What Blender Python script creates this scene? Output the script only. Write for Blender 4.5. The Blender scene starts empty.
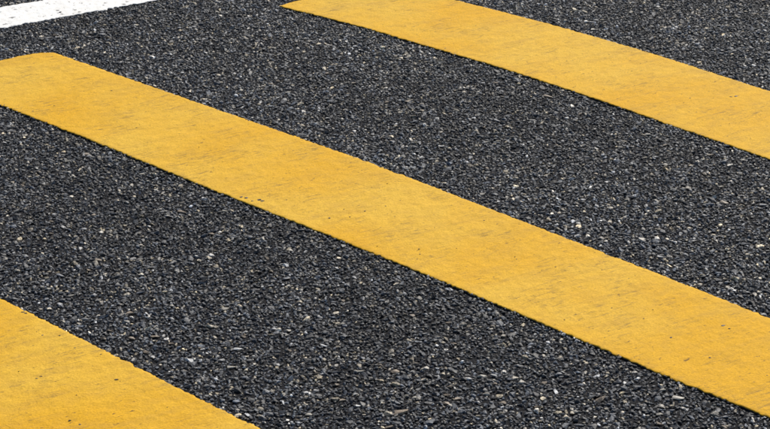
import bpy, bmesh, math, random
import numpy as np
from mathutils import Vector, Matrix

random.seed(7)
rng = np.random.default_rng(7)
scene = bpy.context.scene
col = scene.collection
R = math.radians

# ---------------------------------------------------------------- camera
CAM_H = 1.785                    # eye height, metres
cam_data = bpy.data.cameras.new('camera')
cam_data.sensor_width = 36.0
cam_data.lens = 93.5             # short telephoto
cam_data.clip_start = 0.05
cam_data.clip_end = 2000.0
cam = bpy.data.objects.new('camera', cam_data)
col.objects.link(cam)
cam.matrix_world = (Matrix.Translation((0, 0, CAM_H)) @ Matrix.Rotation(R(90 - 26.5), 4, 'X')
                    @ Matrix.Rotation(R(-1.0), 4, 'Z'))
scene.camera = cam

# ---------------------------------------------------------------- sky + sun
SUN_EL, SUN_AZ = 40.0, 24.0      # azimuth clockwise from +Y (the view direction)
world = bpy.data.worlds.new('World')
scene.world = world
world.use_nodes = True
wn = world.node_tree
wn.nodes.clear()
sky = wn.nodes.new('ShaderNodeTexSky')
sky.sky_type = 'NISHITA'
sky.sun_disc = False
sky.sun_elevation = R(SUN_EL)
sky.sun_rotation = R(SUN_AZ)
bg = wn.nodes.new('ShaderNodeBackground')
bg.inputs['Strength'].default_value = 0.07
wo = wn.nodes.new('ShaderNodeOutputWorld')
wn.links.new(sky.outputs[0], bg.inputs[0])
wn.links.new(bg.outputs[0], wo.inputs[0])

sun_data = bpy.data.lights.new('sun', 'SUN')
sun_data.energy = 4.2
sun_data.angle = R(0.53)
sun_data.color = (1.0, 0.95, 0.87)
sun = bpy.data.objects.new('sun', sun_data)
col.objects.link(sun)
sun_dir = Vector((math.sin(R(SUN_AZ)) * math.cos(R(SUN_EL)), math.cos(R(SUN_AZ)) * math.cos(R(SUN_EL)), math.sin(R(SUN_EL))))
sun.rotation_euler = sun_dir.to_track_quat('Z', 'Y').to_euler()
sun.location = sun_dir * 20

scene.view_settings.view_transform = 'Standard'
scene.view_settings.look = 'None'
scene.view_settings.exposure = 0.2
scene.view_settings.gamma = 1.0
scene.view_settings.use_curve_mapping = False
scene.cycles.max_bounces = 6
scene.cycles.filter_width = 1.7

# ---------------------------------------------------------------- helpers
def lattice_noise(x, y, seed):
    """smooth 2-D value noise in -1..1 for numpy arrays"""
    xi = np.floor(x).astype(np.int64); yi = np.floor(y).astype(np.int64)
    fx = x - xi; fy = y - yi
    fx = fx * fx * (3 - 2 * fx); fy = fy * fy * (3 - 2 * fy)
    def h(a, b):
        n = (a * 374761393 + b * 668265263 + seed * 1442695041) & 0xFFFFFFFF
        n = ((n ^ (n >> 13)) * 1274126177) & 0xFFFFFFFF
        n = n ^ (n >> 16)
        return (n & 0xFFFF) / 32767.5 - 1.0
    return ((h(xi, yi) * (1 - fx) + h(xi + 1, yi) * fx) * (1 - fy)
            + (h(xi, yi + 1) * (1 - fx) + h(xi + 1, yi + 1) * fx) * fy)

def fbm(x, y, scale, seed, octaves=3):
    t = 0; a = 1.0; s = 0
    for o in range(octaves):
        t = t + a * lattice_noise(x / scale * 2 ** o, y / scale * 2 ** o, seed + o * 17)
        s += a; a *= 0.5
    return t / s

def new_mat(name):
    m = bpy.data.materials.new(name)
    m.use_nodes = True
    nt = m.node_tree
    nt.nodes.clear()
    out = nt.nodes.new('ShaderNodeOutputMaterial')
    b = nt.nodes.new('ShaderNodeBsdfPrincipled')
    nt.links.new(b.outputs[0], out.inputs[0])
    return m, nt, b

def node(nt, kind, **kw):
    n = nt.nodes.new(kind)
    for k, v in kw.items():
        if k in n.inputs: n.inputs[k].default_value = v
        else: setattr(n, k, v)
    return n

def ramp(nt, src, stops):
    r = nt.nodes.new('ShaderNodeValToRGB')
    e = r.color_ramp.elements
    while len(e) < len(stops): e.new(0.5)
    for el, (p, c) in zip(e, stops):
        el.position = p
        el.color = (c, c, c, 1) if not isinstance(c, tuple) else (*c, 1)
    nt.links.new(src, r.inputs[0])
    return r.outputs[0]

def mix(nt, fac, a, b, mode='MIX'):
    m = nt.nodes.new('ShaderNodeMix')
    m.data_type = 'RGBA'; m.blend_type = mode
    for s, v in ((m.inputs[0], fac), (m.inputs[6], a), (m.inputs[7], b)):
        if hasattr(v, 'is_linked'): nt.links.new(v, s)
        elif isinstance(v, tuple): s.default_value = (*v, 1)
        else: s.default_value = v
    return m.outputs[2]

def coords(nt, angle=0.0, scale=(1, 1, 1)):
    tc = nt.nodes.new('ShaderNodeTexCoord')
    mp = nt.nodes.new('ShaderNodeMapping')
    mp.vector_type = 'TEXTURE' if angle else 'POINT'
    if angle:
        mp.inputs['Rotation'].default_value = (0, 0, angle)
        mp.inputs['Scale'].default_value = scale
    nt.links.new(tc.outputs['Object'], mp.inputs[0])
    return mp.outputs[0]

def noise(nt, vec, scale, detail=3.0, rough=0.55):
    n = node(nt, 'ShaderNodeTexNoise', Scale=scale, Detail=detail, Roughness=rough)
    nt.links.new(vec, n.inputs['Vector'])
    return n.outputs[0]

# ---------------------------------------------------------------- layout on the road, metres
STRIPE_ANG = R(-42.29)
DV = np.array([math.cos(STRIPE_ANG), math.sin(STRIPE_ANG)])    # along the stripes
NV = np.array([-math.sin(STRIPE_ANG), math.cos(STRIPE_ANG)])   # across the stripes
TRAFFIC_ANG = R(26.0)                                          # along the white line
def to_xy(d, n):
    return d * DV[0] + n * NV[0], d * DV[1] + n * NV[1]

# ---------------------------------------------------------------- materials
def asphalt_material():
    m, nt, b = new_mat('asphalt_binder')
    v = coords(nt)
    vo = node(nt, 'ShaderNodeTexVoronoi', Scale=230.0)
    nt.links.new(v, vo.inputs['Vector'])
    bw = nt.nodes.new('ShaderNodeSeparateColor'); nt.links.new(vo.outputs['Color'], bw.inputs[0])
    fines = ramp(nt, bw.outputs[0], [(0.0, (.010, .010, .012)), (0.6, (.022, .022, .027)), (0.9, (.040, .040, .044)), (1.0, (.12, .11, .10))])
    joint = ramp(nt, vo.outputs['Distance'], [(0.25, 0.0), (0.75, 1.0)])
    c = mix(nt, joint, fines, (.006, .006, .007))
    broad = noise(nt, v, 2.2, 3)
    c = mix(nt, 1.0, c, ramp(nt, broad, [(0.3, .8), (0.7, 1.15)]), 'MULTIPLY')
    nt.links.new(c, b.inputs['Base Color'])
    b.inputs['Roughness'].default_value = 0.85
    b.inputs['Specular IOR Level'].default_value = 0.12
    bp = node(nt, 'ShaderNodeBump', Strength=0.9, Distance=0.0016)
    nt.links.new(ramp(nt, vo.outputs['Distance'], [(0.0, 1.0), (0.8, 0.0)]), bp.inputs['Height'])
    nt.links.new(bp.outputs[0], b.inputs['Normal'])
    return m

def chip_material():
    m, nt, b = new_mat('aggregate_chip')
    at = nt.nodes.new('ShaderNodeAttribute'); at.attribute_type = 'INSTANCER'; at.attribute_name = 'tone'
    tc = nt.nodes.new('ShaderNodeTexCoord')
    geo = nt.nodes.new('ShaderNodeNewGeometry')
    g = noise(nt, geo.outputs['Position'], 330.0, 3, 0.6)
    c = mix(nt, 1.0, at.outputs['Color'], ramp(nt, g, [(0.34, .45), (0.66, 1.5)]), 'MULTIPLY')
    film = noise(nt, geo.outputs['Position'], 190.0, 3, 0.65)          # bitumen film left on the stones
    c = mix(nt, ramp(nt, film, [(0.47, 0.0), (0.61, 0.85)]), c, (.038, .038, .046))
    nt.links.new(c, b.inputs['Base Color'])
    b.inputs['Roughness'].default_value = 0.58
    b.inputs['Specular IOR Level'].default_value = 0.4
    bp = node(nt, 'ShaderNodeBump', Strength=0.9, Distance=0.0012)
    nt.links.new(g, bp.inputs['Height']); nt.links.new(bp.outputs[0], b.inputs['Normal'])
    return m

def stone_material(name, rgb, rough):
    m, nt, b = new_mat(name)
    geo = nt.nodes.new('ShaderNodeNewGeometry')
    g = noise(nt, geo.outputs['Position'], 350.0, 3)
    c = mix(nt, ramp(nt, g, [(0.36, 0.0), (0.62, 1.0)]), tuple(x * .55 for x in rgb), rgb)
    nt.links.new(c, b.inputs['Base Color'])
    b.inputs['Roughness'].default_value = rough
    bp = node(nt, 'ShaderNodeBump', Strength=0.5, Distance=0.0006)
    nt.links.new(g, bp.inputs['Height']); nt.links.new(bp.outputs[0], b.inputs['Normal'])
    return m

def yellow_material():
    m, nt, b = new_mat('yellow_road_paint')
    v = coords(nt)
    s = coords(nt, TRAFFIC_ANG, (0.30, 0.035, 1))       # stretched along the traffic
    base = mix(nt, ramp(nt, noise(nt, v, 2.6, 4), [(0.38, 0.0), (0.62, 1.0)]), (.765, .410, .016), (.785, .472, .048))
    grain = noise(nt, v, 240.0, 4, 0.65)
    base = mix(nt, 1.0, base, ramp(nt, grain, [(0.3, .80), (0.7, 1.10)]), 'MULTIPLY')
    mott = noise(nt, v, 48.0, 4, 0.6)
    base = mix(nt, ramp(nt, mott, [(0.48, 0.0), (0.72, 0.36)]), base, (.52, .29, .03))
    blotch = noise(nt, coords(nt, TRAFFIC_ANG - R(8), (0.11, 0.030, 1)), 1.0, 6, 0.7)
    base = mix(nt, ramp(nt, blotch, [(0.50, 0.0), (0.70, 0.40)]), base, (.50, .285, .045))
    grime = noise(nt, s, 1.0, 6, 0.72)
    base = mix(nt, ramp(nt, grime, [(0.53, 0.0), (0.70, 0.34)]), base, (.42, .245, .050))
    patch = ramp(nt, noise(nt, v, 11.0, 3), [(0.47, 0.0), (0.61, 1.0)])
    for ang, sc, lim in ((5, (0.055, 0.0075, 1), .60), (-9, (0.028, 0.006, 1), .61)):
        scuff = noise(nt, coords(nt, TRAFFIC_ANG + R(ang), sc), 1.0, 6, 0.75)
        scm = mix(nt, 1.0, ramp(nt, scuff, [(lim - .07, 0.0), (lim + .05, 0.8)]), patch, 'MULTIPLY')
        base = mix(nt, scm, base, (.24, .150, .045))
    pits = noise(nt, coords(nt, TRAFFIC_ANG, (1.5, 0.8, 1)), 120.0, 3, 0.6)
    base = mix(nt, ramp(nt, pits, [(0.655, 0.0), (0.73, 0.85)]), base, (.15, .09, .030))
    nt.links.new(base, b.inputs['Base Color'])
    b.inputs['Roughness'].default_value = 0.75
    b.inputs['Specular IOR Level'].default_value = 0.15
    bp = node(nt, 'ShaderNodeBump', Strength=1.0, Distance=0.0018)
    h = mix(nt, 0.35, grain, noise(nt, v, 90.0, 3))
    nt.links.new(h, bp.inputs['Height']); nt.links.new(bp.outputs[0], b.inputs['Normal'])
    return m

def white_material():
    m, nt, b = new_mat('white_road_paint')
    v = coords(nt)
    c = mix(nt, ramp(nt, noise(nt, v, 30.0, 4), [(0.40, 0.0), (0.75, 0.5)]), (.86, .85, .82), (.74, .71, .65))
    pits = noise(nt, v, 62.0, 3, 0.6)
    c = mix(nt, ramp(nt, pits, [(0.635, 0.0), (0.69, 0.9)]), c, (.10, .09, .085))
    nt.links.new(c, b.inputs['Base Color'])
    b.inputs['Roughness'].default_value = 0.6
    bp = node(nt, 'ShaderNodeBump', Strength=0.6, Distance=0.0012)
    nt.links.new(noise(nt, v, 160.0, 3), bp.inputs['Height']); nt.links.new(bp.outputs[0], b.inputs['Normal'])
    return m

M_ASPHALT, M_CHIP, M_YELLOW, M_WHITE = asphalt_material(), chip_material(), yellow_material(), white_material()
M_RIM_SHADE, _nt, _b = new_mat('painted_rim_shade')
_b.inputs['Base Color'].default_value = (.016, .015, .014, 1); _b.inputs['Roughness'].default_value = .8  # near-black colour standing in for shade on the sides of the markings
STONE_MATS = [stone_material('tan_stone', (.30, .235, .17), .6), stone_material('cream_stone', (.46, .42, .35), .55),
              stone_material('white_quartz', (.74, .73, .71), .4), stone_material('grey_stone', (.21, .215, .23), .5)]

# ---------------------------------------------------------------- road sheet
def road_sheet():
    rad = [0.0, 4.0, 9.0, 30.0, 120.0, 900.0]
    seg = 48
    bm = bmesh.new()
    c = bm.verts.new((0, 4, 0)); prev = None
    for r in rad[1:]:
        ring = [bm.verts.new((r * math.cos(2 * math.pi * i / seg), 4 + r * math.sin(2 * math.pi * i / seg), 0)) for i in range(seg)]
        for i in range(seg):
            j = (i + 1) % seg
            bm.faces.new((c, ring[i], ring[j]) if prev is None else (prev[i], ring[i], ring[j], prev[j]))
        prev = ring
    me = bpy.data.meshes.new('road'); bm.to_mesh(me); bm.free()
    me.materials.append(M_ASPHALT)
    o = bpy.data.objects.new('road', me); col.objects.link(o)
    o['kind'] = 'structure'
    return o
road = road_sheet()

# ---------------------------------------------------------------- painted markings
S = 0.75
def pts(*a): return np.array(a) * S
# measured borders (distance along the stripes, distance across them)
A_TOP = pts((-4.7646, 3.7086), (-4.6694, 3.7109), (-3.4948, 3.7409), (-3.1939, 3.7357), (-2.3638, 3.7141), (-2.1277, 3.7041), (0.4, 3.70))
A_BOT = pts((-5.2, 3.325), (-4.5886, 3.3285), (-4.2642, 3.3345), (-3.7162, 3.3325), (-3.1256, 3.3378), (-2.8887, 3.3379), (-2.0954, 3.3195), (-1.8897, 3.3224), (0.4, 3.32))
A_END = pts((-4.955, 3.32), (-4.8728, 3.5532), (-4.8537, 3.6183), (-4.8256, 3.6769), (-4.7946, 3.7048), (-4.7646, 3.7086))
B_TOP = pts((-4.42, 4.872), (-4.1323, 4.8892), (-3.8865, 4.9072), (-3.6449, 4.9173), (-3.3299, 4.9186), (-3.1722, 4.909), (-2.8716, 4.8907), (0.4, 4.87))
B_BOT = pts((-4.5338, 4.4655), (-4.2351, 4.5003), (-3.6163, 4.5195), (-3.3014, 4.5133), (-2.8882, 4.4892), (-2.6115, 4.4758), (0.4, 4.46))
B_END = pts((-4.5338, 4.4655), (-4.5259, 4.5154), (-4.5055, 4.5822), (-4.44, 4.80), (-4.40, 4.872))
C_TOP = pts((-5.2, 2.566), (-3.626, 2.5662), (-3.3721, 2.5673), (-2.9369, 2.562), (-2.7233, 2.5631), (0.4, 2.565))
C_BOT = pts((-5.4, 2.17), (0.4, 2.17))
C_END = pts((-5.33, 2.17), (-5.22, 2.50), (-5.17, 2.566))

def smooth_interp(x, table):
    t = table[np.argsort(table[:, 0])]
    return (np.interp(x, t[:, 0], t[:, 1]) + np.interp(x - .05, t[:, 0], t[:, 1]) + np.interp(x + .05, t[:, 0], t[:, 1])) / 3

THICK = 0.0046
def slab(name, edge_lo, edge_hi, start_fn, d_end, material, thick, rag, seed, step=0.0031, row=0.0024, frame=to_xy, start_round=True):
    """A thin layer of road paint: rows along it, columns across it, rounded shoulders, ragged rim."""
    ins = np.array([0.0, 0.0003, 0.0012, 0.0032, 0.008])
    prof = np.array([-0.0012, 0.66 * thick, 0.88 * thick, 0.98 * thick, thick])
    d0 = start_fn[:, 0].min() if hasattr(start_fn, 'shape') else start_fn
    width = float(np.mean(edge_hi[:, 1]) - np.mean(edge_lo[:, 1]))
    nin = int((width - 0.016) / step)
    tv = np.concatenate([ins / width, np.linspace(0.008 / width, 1 - 0.008 / width, nin + 2)[1:-1], 1 - ins[::-1] / width])
    zc = np.concatenate([prof, np.full(nin, thick), prof[::-1]])
    length = d_end - d0
    nr = int((length - 0.016) / row)
    tu = np.concatenate([ins / length, np.linspace(0.008 / length, 1 - 0.008 / length, nr + 2)[1:-1], 1 - ins[::-1] / length])
    zr = np.concatenate([prof, np.full(nr, thick), prof[::-1]])
    U, V = np.meshgrid(tu, tv, indexing='ij')
    mid = d0 + U * length
    lo = smooth_interp(mid, edge_lo); hi = smooth_interp(mid, edge_hi)
    N = lo + (hi - lo) * V
    if hasattr(start_fn, 'shape'):
        st = start_fn[np.argsort(start_fn[:, 1])]
        ds = np.interp(N, st[:, 1], st[:, 0])
    else:
        ds = np.full_like(N, d0)
    D = ds + (d_end - ds) * U
    lo = smooth_interp(D, edge_lo); hi = smooth_interp(D, edge_hi)
    N = lo + (hi - lo) * V
    # ragged rim, fading out a few millimetres inwards
    def rim(x, y, s): return rag * (0.10 * fbm(x, y, .040, s, 1) + (0.8 + 1.2 * np.clip(fbm(x, y, .07, s + 9, 2), 0, 1)) * fbm(x, y, .0062, s + 5, 2))
    dl = (V * width); dh = ((1 - V) * width)
    N = N + rim(D, 0 * D + .3, seed) * np.exp(-dl / .0042) + rim(D, 0 * D + 7.3, seed + 1) * np.exp(-dh / .0042)
    D = D + rim(N, 0 * N + 3.3, seed + 2) * np.exp(-(U * length) / .012)
    Z = np.minimum(zc[None, :] + 0 * U, zr[:, None] + 0 * V)
    X, Y = frame(D, N)
    top = np.clip(Z / thick, 0, 1)
    Z = Z + top * (0.00045 * fbm(X, Y, .022, seed + 3, 2) + 0.00052 * fbm(X, Y, .0095, seed + 6, 2) + 0.0005 * fbm(X, Y, .09, seed + 4, 2))
    nu, nv = U.shape
    co = np.stack([X, Y, Z], -1).reshape(-1, 3)
    idx = np.arange(nu * nv).reshape(nu, nv)
    q = np.stack([idx[:-1, :-1], idx[1:, :-1], idx[1:, 1:], idx[:-1, 1:]], -1).reshape(-1, 4)
    me = bpy.data.meshes.new(name)
    me.vertices.add(len(co)); me.vertices.foreach_set('co', co.ravel().astype(np.float32))
    me.loops.add(q.size); me.loops.foreach_set('vertex_index', q.ravel().astype(np.int32))
    me.polygons.add(len(q)); me.polygons.foreach_set('loop_start', np.arange(0, q.size, 4, dtype=np.int32))
    me.update(calc_edges=True); me.validate()
    me.polygons.foreach_set('use_smooth', np.ones(len(q), dtype=bool))
    me.materials.append(material); me.materials.append(M_RIM_SHADE)
    shade_faces = np.zeros((nu - 1, nv - 1), np.int32)
    shade_faces[0, :] = shade_faces[-1, :] = 1; shade_faces[:, 0] = shade_faces[:, -1] = 1      # edge shade put into the colour of the lower sides, all the way round
    me.polygons.foreach_set('material_index', shade_faces.ravel())
    o = bpy.data.objects.new(name, me); col.objects.link(o)
    o['category'] = 'road marking'
    return o

def stripe(lo, hi, end, seed, label):
    o = slab('road_stripe', lo, hi, end, 0.10, M_YELLOW, THICK, 0.0040, seed)
    o['label'] = label
    o['group'] = 'yellow stripes painted on the asphalt'
    return o

stripe(A_BOT, A_TOP, A_END, 11, 'long yellow stripe across the middle of the picture, its rounded end near the white line')
stripe(B_BOT, B_TOP, B_END, 23, 'farthest yellow stripe, with a sharp pointed end, running to the upper right')
stripe(C_BOT, C_TOP, C_END, 37, 'nearest yellow stripe, only its far border showing in the lower left corner')

# the white line runs along the traffic, past the ends of the stripes
WD = np.array([math.cos(TRAFFIC_ANG), math.sin(TRAFFIC_ANG)]); WN = np.array([-WD[1], WD[0]])
def white_frame(d, n): return d * WD[0] + n * WN[0], d * WD[1] + n * WN[1]
def white_table(p):
    xy = np.array([to_xy(a, b) for a, b in pts(*p)])
    return np.stack([xy @ WD, xy @ WN], -1)
W_LO = white_table([(-5.1039, 3.7361), (-5.0589, 3.8684), (-5.0021, 3.9938), (-4.897, 4.2602)])
W_HI = white_table([(-5.2572, 3.8575), (-5.2311, 3.9225), (-5.1896, 4.0195)])
def extend(t):
    k, c = np.polyfit(t[:, 0], t[:, 1], 1)
    return np.array([(x, k * x + c) for x in (-3.0, t[:, 0].min() - .06)] + [tuple(r) for r in t] + [(x, k * x + c) for x in (t[:, 0].max() + .06, 8.0)])
W_LO, W_HI = extend(W_LO) - [0, .006], extend(W_HI)
WHITE_T = 0.0040
wl = slab('lane_line', W_LO, W_HI, -1.2, 4.4, M_WHITE, WHITE_T, 0.0062, 51, frame=white_frame)
wl['label'] = 'worn white lane line with dark specks in the upper left corner'

# ---------------------------------------------------------------- aggregate in the asphalt
protos_me = []
def chip_mesh(k, mat):
    r = random.Random(100 + k)
    bm = bmesh.new()
    for i in range(15):
        v = Vector((r.gauss(0, 1), r.gauss(0, 1), r.gauss(0, 1))).normalized()
        v *= r.uniform(.86, 1.08)
        v.x *= r.uniform(.95, 1.1); v.y *= .78; v.z *= .62
        bm.verts.new(v)
    res = bmesh.ops.convex_hull(bm, input=bm.verts)
    bmesh.ops.delete(bm, geom=[g for g in res['geom_interior'] if isinstance(g, bmesh.types.BMVert)], context='VERTS')
    bmesh.ops.recalc_face_normals(bm, faces=bm.faces)
    me = bpy.data.meshes.new('stone_shape'); bm.to_mesh(me); bm.free()
    me.materials.append(mat)
    return me

def marking_mask(X, Y, pad):
    """signed cover: True where a yellow marking (grown by pad) lies"""
    D = X * DV[0] + Y * DV[1]; N = X * NV[0] + Y * NV[1]
    m = np.zeros(X.shape, bool)
    for lo, hi, en in ((A_BOT, A_TOP, A_END), (B_BOT, B_TOP, B_END), (C_BOT, C_TOP, C_END)):
        st = en[np.argsort(en[:, 1])]
        m |= (N > smooth_interp(D, lo) - pad) & (N < smooth_interp(D, hi) + pad) & (D > np.interp(N, st[:, 1], st[:, 0]) - pad) & (D < 0.10 + pad)
    return m
def white_mask(X, Y, pad):
    D = X * WD[0] + Y * WD[1]; N = X * WN[0] + Y * WN[1]
    return (N > smooth_interp(D, W_LO) - pad) & (N < smooth_interp(D, W_HI) + pad) & (D > -1.2) & (D < 4.4)

X0, X1, Y0, Y1 = -2.1, 2.1, 2.15, 6.0
def jitter_grid(s, amt, keep=1.0):
    nx = int((X1 - X0) / s); ny = int((Y1 - Y0) / (s * .866))
    i, j = np.meshgrid(np.arange(nx), np.arange(ny), indexing='ij')
    x = X0 + (i + .5 * (j % 2)) * s; y = Y0 + j * s * .866
    x = x + rng.uniform(-amt, amt, x.shape) * s; y = y + rng.uniform(-amt, amt, y.shape) * s
    x, y = x.ravel(), y.ravel()
    # wedge of road seen by the camera, with a wide margin
    k = (np.abs(x) < .55 + .32 * y) & (rng.random(x.size) < keep)
    return x[k], y[k]

xs, ys, rs = [], [], []
for s, amt, keep, r0, r1 in ((.019, .45, .60, .0050, .0090), (.0061, .46, .95, .0023, .0050)):
    x, y = jitter_grid(s, amt, keep)
    xs.append(x); ys.append(y); rs.append(r0 + (r1 - r0) * rng.random(x.size) ** 1.5)
# small chips are left out where a large one sits
cell = .004
big = np.zeros((int((X1 - X0) / cell) + 40, int((Y1 - Y0) / cell) + 40), bool)
ix = ((xs[0] - X0) / cell).astype(int) + 8; iy = ((ys[0] - Y0) / cell).astype(int) + 8
for a in (-1, 0, 1):
    for b in (-1, 0, 1):
        big[ix + a, iy + b] = True
ix = ((xs[1] - X0) / cell).astype(int) + 8; iy = ((ys[1] - Y0) / cell).astype(int) + 8
ok = ~big[ix, iy]
xs[1], ys[1], rs[1] = xs[1][ok], ys[1][ok], rs[1][ok]
x = np.concatenate(xs); y = np.concatenate(ys); r = np.concatenate(rs)

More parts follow.
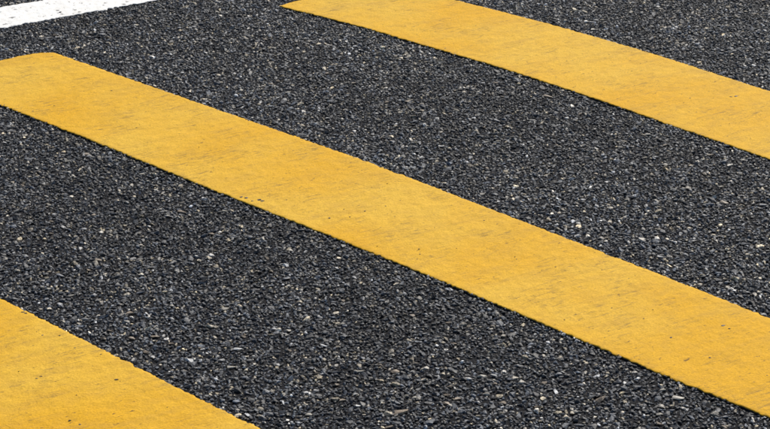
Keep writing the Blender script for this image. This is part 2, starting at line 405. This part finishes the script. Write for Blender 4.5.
# pale stones that stand out, at their places on the road (x, y, half size, kind)
PALE = [
(-0.226, 4.688, 0.0048, 2), (-0.405, 4.711, 0.0072, 1), (-0.186, 4.492, 0.0064, 0), (-0.179, 4.524, 0.0056, 1), (-0.083, 4.373, 0.0056, 2), (-0.129,
4.319, 0.0056, 0), (-0.212, 4.348, 0.0056, 0), (-0.352, 4.532, 0.0048, 0), (-0.018, 4.278, 0.0064, 0), (0.003, 4.253, 0.0064, 1), (-0.252, 4.131,
0.0048, 2), (0.009, 4.143, 0.0056, 0), (-0.216, 4.210, 0.0056, 1), (-0.666, 4.540, 0.0048, 1), (-0.539, 4.482, 0.0040, 2), (-0.507, 4.455, 0.0064, 2),
(-0.802, 4.593, 0.0048, 0), (0.516, 4.570, 0.0080, 1), (0.760, 4.620, 0.0064, 1), (0.686, 4.582, 0.0056, 0), (0.885, 4.473, 0.0048, 2), (0.904, 4.352,
0.0048, 1), (-0.673, 3.856, 0.0064, 1), (-0.635, 3.890, 0.0064, 0), (-0.406, 3.603, 0.0096, 0), (-0.751, 3.742, 0.0056, 0), (-0.745, 3.648, 0.0064,
1), (-0.736, 3.999, 0.0064, 0), (-0.507, 3.785, 0.0056, 1), (-0.341, 3.503, 0.0072, 0), (-0.322, 3.604, 0.0048, 1), (-0.190, 3.368, 0.0056, 2),
(-0.275, 3.375, 0.0064, 1), (0.426, 2.929, 0.0056, 2), (0.356, 2.864, 0.0096, 0), (0.465, 2.892, 0.0064, 1), (0.487, 2.866, 0.0080, 1), (0.450, 2.817,
0.0064, 1), (0.326, 2.956, 0.0056, 2), (0.310, 2.828, 0.0056, 1), (-0.296, 3.200, 0.0072, 1), (-0.469, 3.191, 0.0080, 0), (-0.264, 3.054, 0.0056, 2),
(-0.346, 3.019, 0.0064, 2), (-0.335, 3.060, 0.0056, 0), (-0.428, 3.149, 0.0048, 1), (-0.415, 3.102, 0.0072, 0), (-0.394, 3.215, 0.0048, 1), (-0.112,
3.060, 0.0048, 2), (0.013, 2.970, 0.0080, 0), (-0.091, 2.927, 0.0072, 0), (0.086, 3.053, 0.0056, 2), (0.110, 3.134, 0.0048, 0), (-0.079, 3.137,
0.0056, 1), (0.019, 2.837, 0.0112, 0), (0.097, 2.863, 0.0064, 0), (0.158, 2.948, 0.0088, 1), (0.167, 2.889, 0.0064, 1), (0.053, 3.068, 0.0048, 2),
(-0.138, 2.903, 0.0048, 2), (-0.051, 2.858, 0.0040, 2), (0.066, 2.978, 0.0064, 1), (-0.120, 3.088, 0.0064, 1), (0.716, 3.819, 0.0064, 1), (0.754,
3.802, 0.0056, 1), (0.722, 3.779, 0.0072, 1), (0.373, 4.161, 0.0088, 0), (0.345, 4.174, 0.0048, 1), (0.021, 3.813, 0.0056, 1), (0.064, 3.861, 0.0048,
2), (0.101, 3.834, 0.0048, 2), (-0.398, 3.512, 0.0052, 3), (0.133, 2.907, 0.0054, 3), (-0.044, 3.016, 0.0054, 3), (0.879, 4.632, 0.0062, 1), (-0.041,
3.197, 0.0065, 3), (0.457, 3.707, 0.0061, 3), (-0.077, 2.877, 0.0065, 0), (-0.721, 3.618, 0.0049, 3), (-0.095, 3.353, 0.0050, 3), (0.494, 3.423,
0.0056, 3), (0.105, 2.914, 0.0060, 0), (0.445, 2.786, 0.0059, 0), (0.332, 3.927, 0.0056, 3), (0.094, 3.200, 0.0047, 3), (-0.423, 4.461, 0.0055, 3),
(0.917, 4.498, 0.0063, 3), (0.774, 4.705, 0.0053, 3), (0.718, 4.636, 0.0058, 0), (-0.183, 3.427, 0.0056, 1), (0.001, 2.791, 0.0050, 0), (-0.598,
3.536, 0.0067, 3), (0.236, 2.807, 0.0051, 1), (0.150, 2.863, 0.0055, 3), (0.687, 3.676, 0.0049, 1), (-0.128, 3.436, 0.0043, 3), (0.224, 3.918, 0.0051,
1), (0.189, 4.042, 0.0055, 3), (-0.635, 3.289, 0.0067, 1), (0.219, 3.995, 0.0058, 0), (-0.195, 3.411, 0.0050, 3), (0.666, 3.228, 0.0045, 3), (-0.383,
3.077, 0.0048, 0), (-0.599, 3.417, 0.0067, 3), (0.526, 3.681, 0.0064, 0), (-0.592, 3.179, 0.0048, 3), (-0.081, 4.184, 0.0045, 3), (0.601, 3.885,
0.0064, 0), (0.505, 3.878, 0.0045, 1), (0.020, 2.994, 0.0054, 3), (0.767, 3.679, 0.0067, 3), (-0.392, 3.167, 0.0064, 3), (0.053, 2.936, 0.0064, 3),
(0.867, 4.413, 0.0048, 0), (0.592, 3.414, 0.0042, 3), (-0.586, 3.597, 0.0048, 0), (0.640, 3.350, 0.0051, 1), (0.709, 3.475, 0.0063, 0), (-0.258,
4.261, 0.0056, 0), (-0.455, 3.098, 0.0066, 0), (0.638, 4.750, 0.0058, 3), (-0.354, 3.542, 0.0053, 3), (-0.244, 3.048, 0.0064, 0), (0.324, 3.538,
0.0055, 0), (-0.242, 4.276, 0.0051, 0), (-0.059, 3.311, 0.0056, 3), (-0.008, 3.222, 0.0053, 3), (0.118, 3.060, 0.0048, 0), (-0.171, 2.932, 0.0063, 1),
(-0.544, 3.261, 0.0066, 3), (0.209, 2.935, 0.0063, 3), (0.039, 3.050, 0.0061, 3), (-0.497, 3.126, 0.0043, 0), (-0.173, 3.046, 0.0051, 0), (-0.028,
3.233, 0.0049, 1), (0.580, 4.666, 0.0062, 3), (0.055, 4.145, 0.0056, 0), (0.827, 4.581, 0.0050, 3), (-0.597, 4.602, 0.0068, 3), (-0.370, 3.381,
0.0062, 3), (-0.368, 3.411, 0.0066, 3), (-0.146, 4.564, 0.0055, 3), (0.099, 2.887, 0.0060, 0), (0.183, 2.921, 0.0046, 0), (0.250, 2.846, 0.0057, 0),
(-0.511, 3.161, 0.0046, 3), (-0.319, 4.176, 0.0060, 1), (0.224, 2.980, 0.0057, 3), (0.149, 4.071, 0.0048, 0), (-0.450, 3.467, 0.0048, 3), (0.758,
3.590, 0.0058, 3), (0.930, 4.544, 0.0067, 3), (0.200, 3.097, 0.0044, 0), (-0.447, 3.234, 0.0064, 1), (-0.627, 4.699, 0.0047, 0), (-0.821, 3.957,
0.0053, 3), (-0.617, 3.342, 0.0061, 3), (-0.177, 3.117, 0.0062, 1), (-0.243, 3.466, 0.0056, 3), (-0.008, 3.884, 0.0061, 3), (0.657, 3.644, 0.0045, 3),
(-0.068, 3.975, 0.0047, 0), (-0.430, 4.664, 0.0046, 3), (0.442, 3.861, 0.0051, 3), (-0.074, 3.058, 0.0044, 3), (0.645, 4.445, 0.0049, 0), (0.760,
4.440, 0.0060, 3), (-0.120, 3.161, 0.0063, 3), (-0.551, 3.402, 0.0064, 0), (0.086, 4.315, 0.0047, 1), (-0.217, 4.027, 0.0064, 3), (0.497, 2.840,
0.0052, 3), (0.267, 2.921, 0.0059, 0), (0.139, 3.178, 0.0042, 3), (-0.473, 4.333, 0.0058, 0), (-0.469, 3.542, 0.0043, 3), (0.542, 2.842, 0.0045, 1),
(-0.505, 3.098, 0.0058, 0), (-0.701, 3.390, 0.0055, 3), (0.045, 2.881, 0.0050, 1), (0.525, 3.374, 0.0066, 3), (-0.257, 3.098, 0.0053, 0), (0.333,
3.785, 0.0054, 0), (0.254, 3.980, 0.0054, 3), (-0.171, 4.300, 0.0065, 3), (-0.132, 2.833, 0.0063, 1), (-0.066, 4.258, 0.0047, 0), (0.172, 3.686,
0.0047, 0), (-0.159, 3.967, 0.0043, 3), (-0.724, 3.804, 0.0052, 0), (0.710, 3.574, 0.0057, 0), (-0.283, 4.541, 0.0060, 0), (-0.629, 4.724, 0.0043, 3),
(0.019, 3.929, 0.0065, 3), (-0.217, 3.302, 0.0052, 3), (0.213, 3.784, 0.0067, 0), (0.228, 2.877, 0.0047, 3), (0.589, 3.787, 0.0066, 1), (0.691, 3.832,
0.0053, 0), (-0.081, 3.224, 0.0051, 0), (0.006, 3.141, 0.0066, 3), (-0.494, 3.226, 0.0043, 3), (-0.586, 3.260, 0.0059, 1), (0.183, 2.948, 0.0065, 3),
(-0.049, 2.970, 0.0059, 1), (0.368, 2.890, 0.0051, 1), (-0.729, 4.598, 0.0059, 0), (0.793, 4.355, 0.0068, 0), (-0.422, 3.479, 0.0053, 3), (-0.245,
2.956, 0.0062, 3), (-0.651, 3.674, 0.0048, 3), (-0.229, 3.399, 0.0054, 0), (-0.294, 3.332, 0.0051, 0), (0.070, 3.167, 0.0053, 3), (-0.666, 3.570,
0.0048, 0), (0.295, 2.950, 0.0068, 3), (0.575, 3.826, 0.0047, 3), (0.438, 3.749, 0.0068, 0), (-0.584, 4.549, 0.0061, 1), (-0.044, 4.258, 0.0047, 3),
(-0.389, 4.518, 0.0050, 3), (-0.094, 4.233, 0.0055, 3), (0.682, 3.604, 0.0068, 0), (-0.192, 2.998, 0.0049, 3), (0.653, 3.518, 0.0042, 3), (-0.414,
3.129, 0.0054, 1), (0.924, 4.653, 0.0047, 0), (-0.299, 2.928, 0.0064, 3), (-0.322, 4.140, 0.0063, 3), (0.370, 3.896, 0.0043, 0), (-0.457, 4.432,
0.0062, 3), (0.008, 3.023, 0.0056, 1), (0.494, 3.639, 0.0056, 3), (0.027, 3.842, 0.0058, 1), (-0.457, 3.269, 0.0068, 3), (-0.092, 4.055, 0.0049, 1),
(0.830, 4.320, 0.0050, 3), (-0.423, 3.677, 0.0057, 1), (-0.706, 3.468, 0.0056, 3), (0.436, 4.058, 0.0053, 0), (0.259, 4.244, 0.0066, 0), (0.193,
2.860, 0.0052, 0), (-0.179, 4.051, 0.0045, 1), (-0.119, 2.929, 0.0055, 0), (-0.565, 3.360, 0.0045, 0), (0.557, 2.804, 0.0060, 3), (-0.361, 3.628,
0.0049, 3), (0.112, 4.303, 0.0055, 0), (-0.677, 4.673, 0.0062, 0), (-0.276, 3.322, 0.0045, 0), (0.058, 3.816, 0.0045, 3), (-0.610, 4.755, 0.0045, 0),
(-0.648, 4.465, 0.0051, 3), (0.549, 2.775, 0.0067, 0), (-0.662, 3.519, 0.0065, 0), (0.343, 3.956, 0.0043, 1), (0.067, 3.986, 0.0046, 3), (0.117,
2.875, 0.0064, 0), (-0.271, 2.992, 0.0067, 1), (-0.410, 4.255, 0.0043, 0), (-0.125, 2.967, 0.0045, 0), (-0.626, 4.476, 0.0052, 3), (-0.526, 3.415,
0.0050, 3), (0.126, 3.217, 0.0062, 3), (0.250, 4.031, 0.0067, 3), (0.944, 4.603, 0.0053, 3), (-0.154, 2.818, 0.0052, 0), (-0.691, 3.619, 0.0045, 3),
(-0.187, 3.313, 0.0065, 3), (-0.005, 3.948, 0.0042, 0), (-0.412, 4.735, 0.0056, 1), (0.045, 3.164, 0.0064, 0), (-0.086, 3.258, 0.0045, 3), (-0.497,
4.425, 0.0050, 3), (-0.425, 3.048, 0.0058, 0), (-0.099, 3.079, 0.0052, 3), (-0.112, 4.523, 0.0067, 3), (0.719, 4.577, 0.0065, 3), (-0.767, 3.649,
0.0053, 0), (0.542, 3.907, 0.0053, 3), (0.185, 2.838, 0.0043, 3), (0.070, 4.034, 0.0068, 3), (0.123, 3.899, 0.0057, 3), (-0.204, 3.124, 0.0066, 3),
(-0.701, 3.741, 0.0050, 0), (-0.013, 2.990, 0.0047, 0), (0.807, 4.417, 0.0066, 3), (0.573, 3.942, 0.0062, 1), (-0.193, 4.309, 0.0049, 1), (-0.347,
4.328, 0.0046, 3)
]
pad = rng.choice([0.0032, 0.0015, -.0005, -.0028], x.size, p=[.25, .25, .22, .28])
k = ~marking_mask(x, y, pad)
for px, py, pr, pk in PALE:
    k &= (x - px) ** 2 + (y - py) ** 2 > (pr * 1.0) ** 2
x, y, r = x[k], y[k], r[k]
n = x.size
near_rim = marking_mask(x, y, .0022)
inwhite = white_mask(x, y, .002)
z = rng.uniform(-.0015, .0011, n) + .0023 - .62 * r * .45
z[inwhite] = .0018 - .62 * r[inwhite] * .55 + rng.uniform(-.001, .0016, inwhite.sum())
z[near_rim] = THICK - .0004 - .45 * r[near_rim] + rng.uniform(-.0014, .0009, near_rim.sum())
rot = np.stack([rng.normal(0, .27, n), rng.normal(0, .27, n), rng.uniform(0, 6.283, n)], -1)
scl = np.stack([r * rng.uniform(.9, 1.40, n), r * rng.uniform(.75, 1.1, n), r * rng.uniform(.65, 1.05, n)], -1)
# colours: mostly bitumen-dark, some bare grey, a few tan or pale
u = rng.random(n)
val = np.where(u < .56, rng.uniform(.020, .060, n), np.where(u < .82, rng.uniform(.055, .115, n), np.where(u < .940, rng.uniform(.12, .26, n), rng.uniform(.28, .56, n))))
val *= 1.55 * np.clip(1 + .52 * fbm(x, y, .32, 71, 3) + .60 * fbm(x, y, .030, 83, 2), .3, 2.0)
warm = np.where(u > .82, rng.uniform(-.06, .46, n), rng.uniform(-.34, .08, n))
tone = np.stack([val * (1 + .55 * warm), val * (1 + .05 * warm), val * (1 - .75 * warm), np.ones(n)], -1)

# dark grit showing through the yellow paint (x, y, half size)
GRIT = [
(-0.2553, 3.6470, 0.0045), (-0.2823, 3.6573, 0.0045), (-0.2470, 3.6421, 0.0035), (-0.2927, 3.6624, 0.0030), (-0.2693, 3.6430, 0.0025), (-0.1097,
3.5599, 0.0025), (0.7939, 4.1364, 0.0030), (0.7823, 4.1341, 0.0020), (0.6002, 3.1022, 0.0025), (0.6091, 3.0911, 0.0020), (0.5019, 3.0629, 0.0020),
(0.5600, 2.9918, 0.0020), (-0.6650, 3.1963, 0.0025), (-0.6589, 3.1924, 0.0020), (-0.6577, 3.1905, 0.0016), (-0.5852, 3.1078, 0.0018), (-0.5035,
3.0384, 0.0020), (-0.4658, 2.9528, 0.0030), (-0.5986, 2.9672, 0.0020), (-0.6045, 2.9607, 0.0015), (-0.5295, 2.8242, 0.0020), (-0.5112, 2.8113,
0.0020), (-0.7852, 4.1210, 0.0020), (-0.1737, 3.6997, 0.0014), (-0.0400, 3.5885, 0.0016), (0.5785, 4.2931, 0.0015), (0.6894, 4.1297, 0.0015), (0.6477,
2.9286, 0.0016), (0.3856, 3.0670, 0.0016), (0.1504, 4.4564, 0.0015), (0.2491, 3.3700, 0.0009), (-0.5427, 4.0201, 0.0012), (-0.6158, 3.1107, 0.0018),
(-0.0158, 3.4338, 0.0012), (0.0012, 3.6085, 0.0018), (0.1614, 4.4805, 0.0009), (-0.0824, 3.5975, 0.0012), (0.5740, 4.2091, 0.0007), (0.1367, 3.4188,
0.0012), (0.4622, 3.1327, 0.0012), (-0.5370, 4.0348, 0.0009), (0.1485, 4.4832, 0.0007), (-0.3971, 3.9104, 0.0012), (0.7868, 3.9069, 0.0009), (0.0643,
3.4189, 0.0018), (0.5365, 4.3986, 0.0009), (0.4828, 3.1646, 0.0012), (-0.3707, 2.8601, 0.0007), (0.2466, 3.3798, 0.0009), (0.1965, 3.5371, 0.0018),
(0.3204, 3.3362, 0.0018), (0.0658, 3.3978, 0.0012), (-0.0705, 3.5626, 0.0018), (-0.5286, 2.9043, 0.0009), (-0.3332, 4.0038, 0.0009), (0.4108, 4.3835,
0.0009), (0.3194, 3.1330, 0.0012), (0.5179, 3.1034, 0.0007), (0.0059, 3.7131, 0.0009), (-0.5525, 3.0633, 0.0018), (0.7541, 3.9848, 0.0009), (-0.6211,
4.2313, 0.0018), (0.0358, 4.7146, 0.0007), (-0.6687, 4.2759, 0.0009), (0.6714, 4.1043, 0.0009), (0.4522, 4.5108, 0.0012), (0.5499, 4.1189, 0.0009),
(-0.7412, 4.1506, 0.0009), (-0.3439, 3.9151, 0.0009), (0.6927, 4.0517, 0.0012), (0.3612, 3.3683, 0.0007), (-0.6395, 2.9857, 0.0012), (-0.6292, 3.1227,
0.0007), (-0.2245, 3.8631, 0.0007), (0.0970, 3.5093, 0.0007)
]
gx, gy, gr = np.array(GRIT).T
m = len(GRIT)
x = np.concatenate([x, gx]); y = np.concatenate([y, gy]); z = np.concatenate([z, THICK + .0001 + 0 * gx])
rot = np.concatenate([rot, np.stack([rng.normal(0, .1, m), rng.normal(0, .1, m), rng.uniform(-.3, .5, m)], -1)])
scl = np.concatenate([scl, np.stack([gr * rng.uniform(1.2, 2.0, m), gr * 1.3, gr * 0 + .0013], -1)])
tone = np.concatenate([tone, np.tile([.010, .008, .006, 1.0], (m, 1))])
n += m

hidden = bpy.data.collections.new('stone_shapes')
for q in range(12):
    hidden.objects.link(bpy.data.objects.new('stone_shape', chip_mesh(q, M_CHIP)))
me = bpy.data.meshes.new('aggregate')
me.vertices.add(n); me.vertices.foreach_set('co', np.stack([x, y, z], -1).ravel().astype(np.float32))
for nm, typ, dat, key in (('rot', 'FLOAT_VECTOR', rot, 'vector'), ('scl', 'FLOAT_VECTOR', scl, 'vector'), ('tone', 'FLOAT_COLOR', tone, 'color')):
    at = me.attributes.new(nm, typ, 'POINT'); at.data.foreach_set(key, dat.ravel().astype(np.float32))
at = me.attributes.new('pick', 'INT', 'POINT'); at.data.foreach_set('value', rng.integers(0, 12, n).astype(np.int32))
me.materials.append(M_CHIP)
agg = bpy.data.objects.new('aggregate', me); col.objects.link(agg)
agg.parent = road; agg['kind'] = 'stuff'

ng = bpy.data.node_groups.new('scatter_aggregate', 'GeometryNodeTree')
ng.interface.new_socket('Geometry', in_out='INPUT', socket_type='NodeSocketGeometry')
ng.interface.new_socket('Geometry', in_out='OUTPUT', socket_type='NodeSocketGeometry')
gi = ng.nodes.new('NodeGroupInput'); go = ng.nodes.new('NodeGroupOutput')
mp = ng.nodes.new('GeometryNodeMeshToPoints')
ip = ng.nodes.new('GeometryNodeInstanceOnPoints')
ci = ng.nodes.new('GeometryNodeCollectionInfo')
ci.inputs['Collection'].default_value = hidden
ci.inputs['Separate Children'].default_value = True
ci.inputs['Reset Children'].default_value = True
ip.inputs['Pick Instance'].default_value = True
def named(nm, typ):
    a = ng.nodes.new('GeometryNodeInputNamedAttribute'); a.data_type = typ; a.inputs['Name'].default_value = nm
    return a.outputs['Attribute']
L = ng.links.new
L(gi.outputs[0], mp.inputs[0]); L(mp.outputs[0], ip.inputs['Points'])
L(ci.outputs[0], ip.inputs['Instance'])
L(named('rot', 'FLOAT_VECTOR'), ip.inputs['Rotation']); L(named('scl', 'FLOAT_VECTOR'), ip.inputs['Scale'])
L(named('pick', 'INT'), ip.inputs['Instance Index'])
L(ip.outputs[0], go.inputs[0])
md = agg.modifiers.new('scatter', 'NODES'); md.node_group = ng

# the stones that show largest, each one a piece of its own
shapes = {}
for q, (px, py, pr, pk) in enumerate(PALE):
    key = (q % 6, pk)
    if key not in shapes: shapes[key] = chip_mesh(40 + key[0], STONE_MATS[pk])
    o = bpy.data.objects.new('stone', shapes[key]); col.objects.link(o)
    o.parent = road
    o.location = (px, py, .0030 - .62 * pr * .4 * .6)
    o.rotation_euler = (random.gauss(0, .15), random.gauss(0, .15), random.uniform(-.5, .5))
    o.scale = (pr * random.uniform(1.15, 1.5), pr * random.uniform(.65, 1.0), pr * .6)
print('chips', n, 'stones', len(PALE))
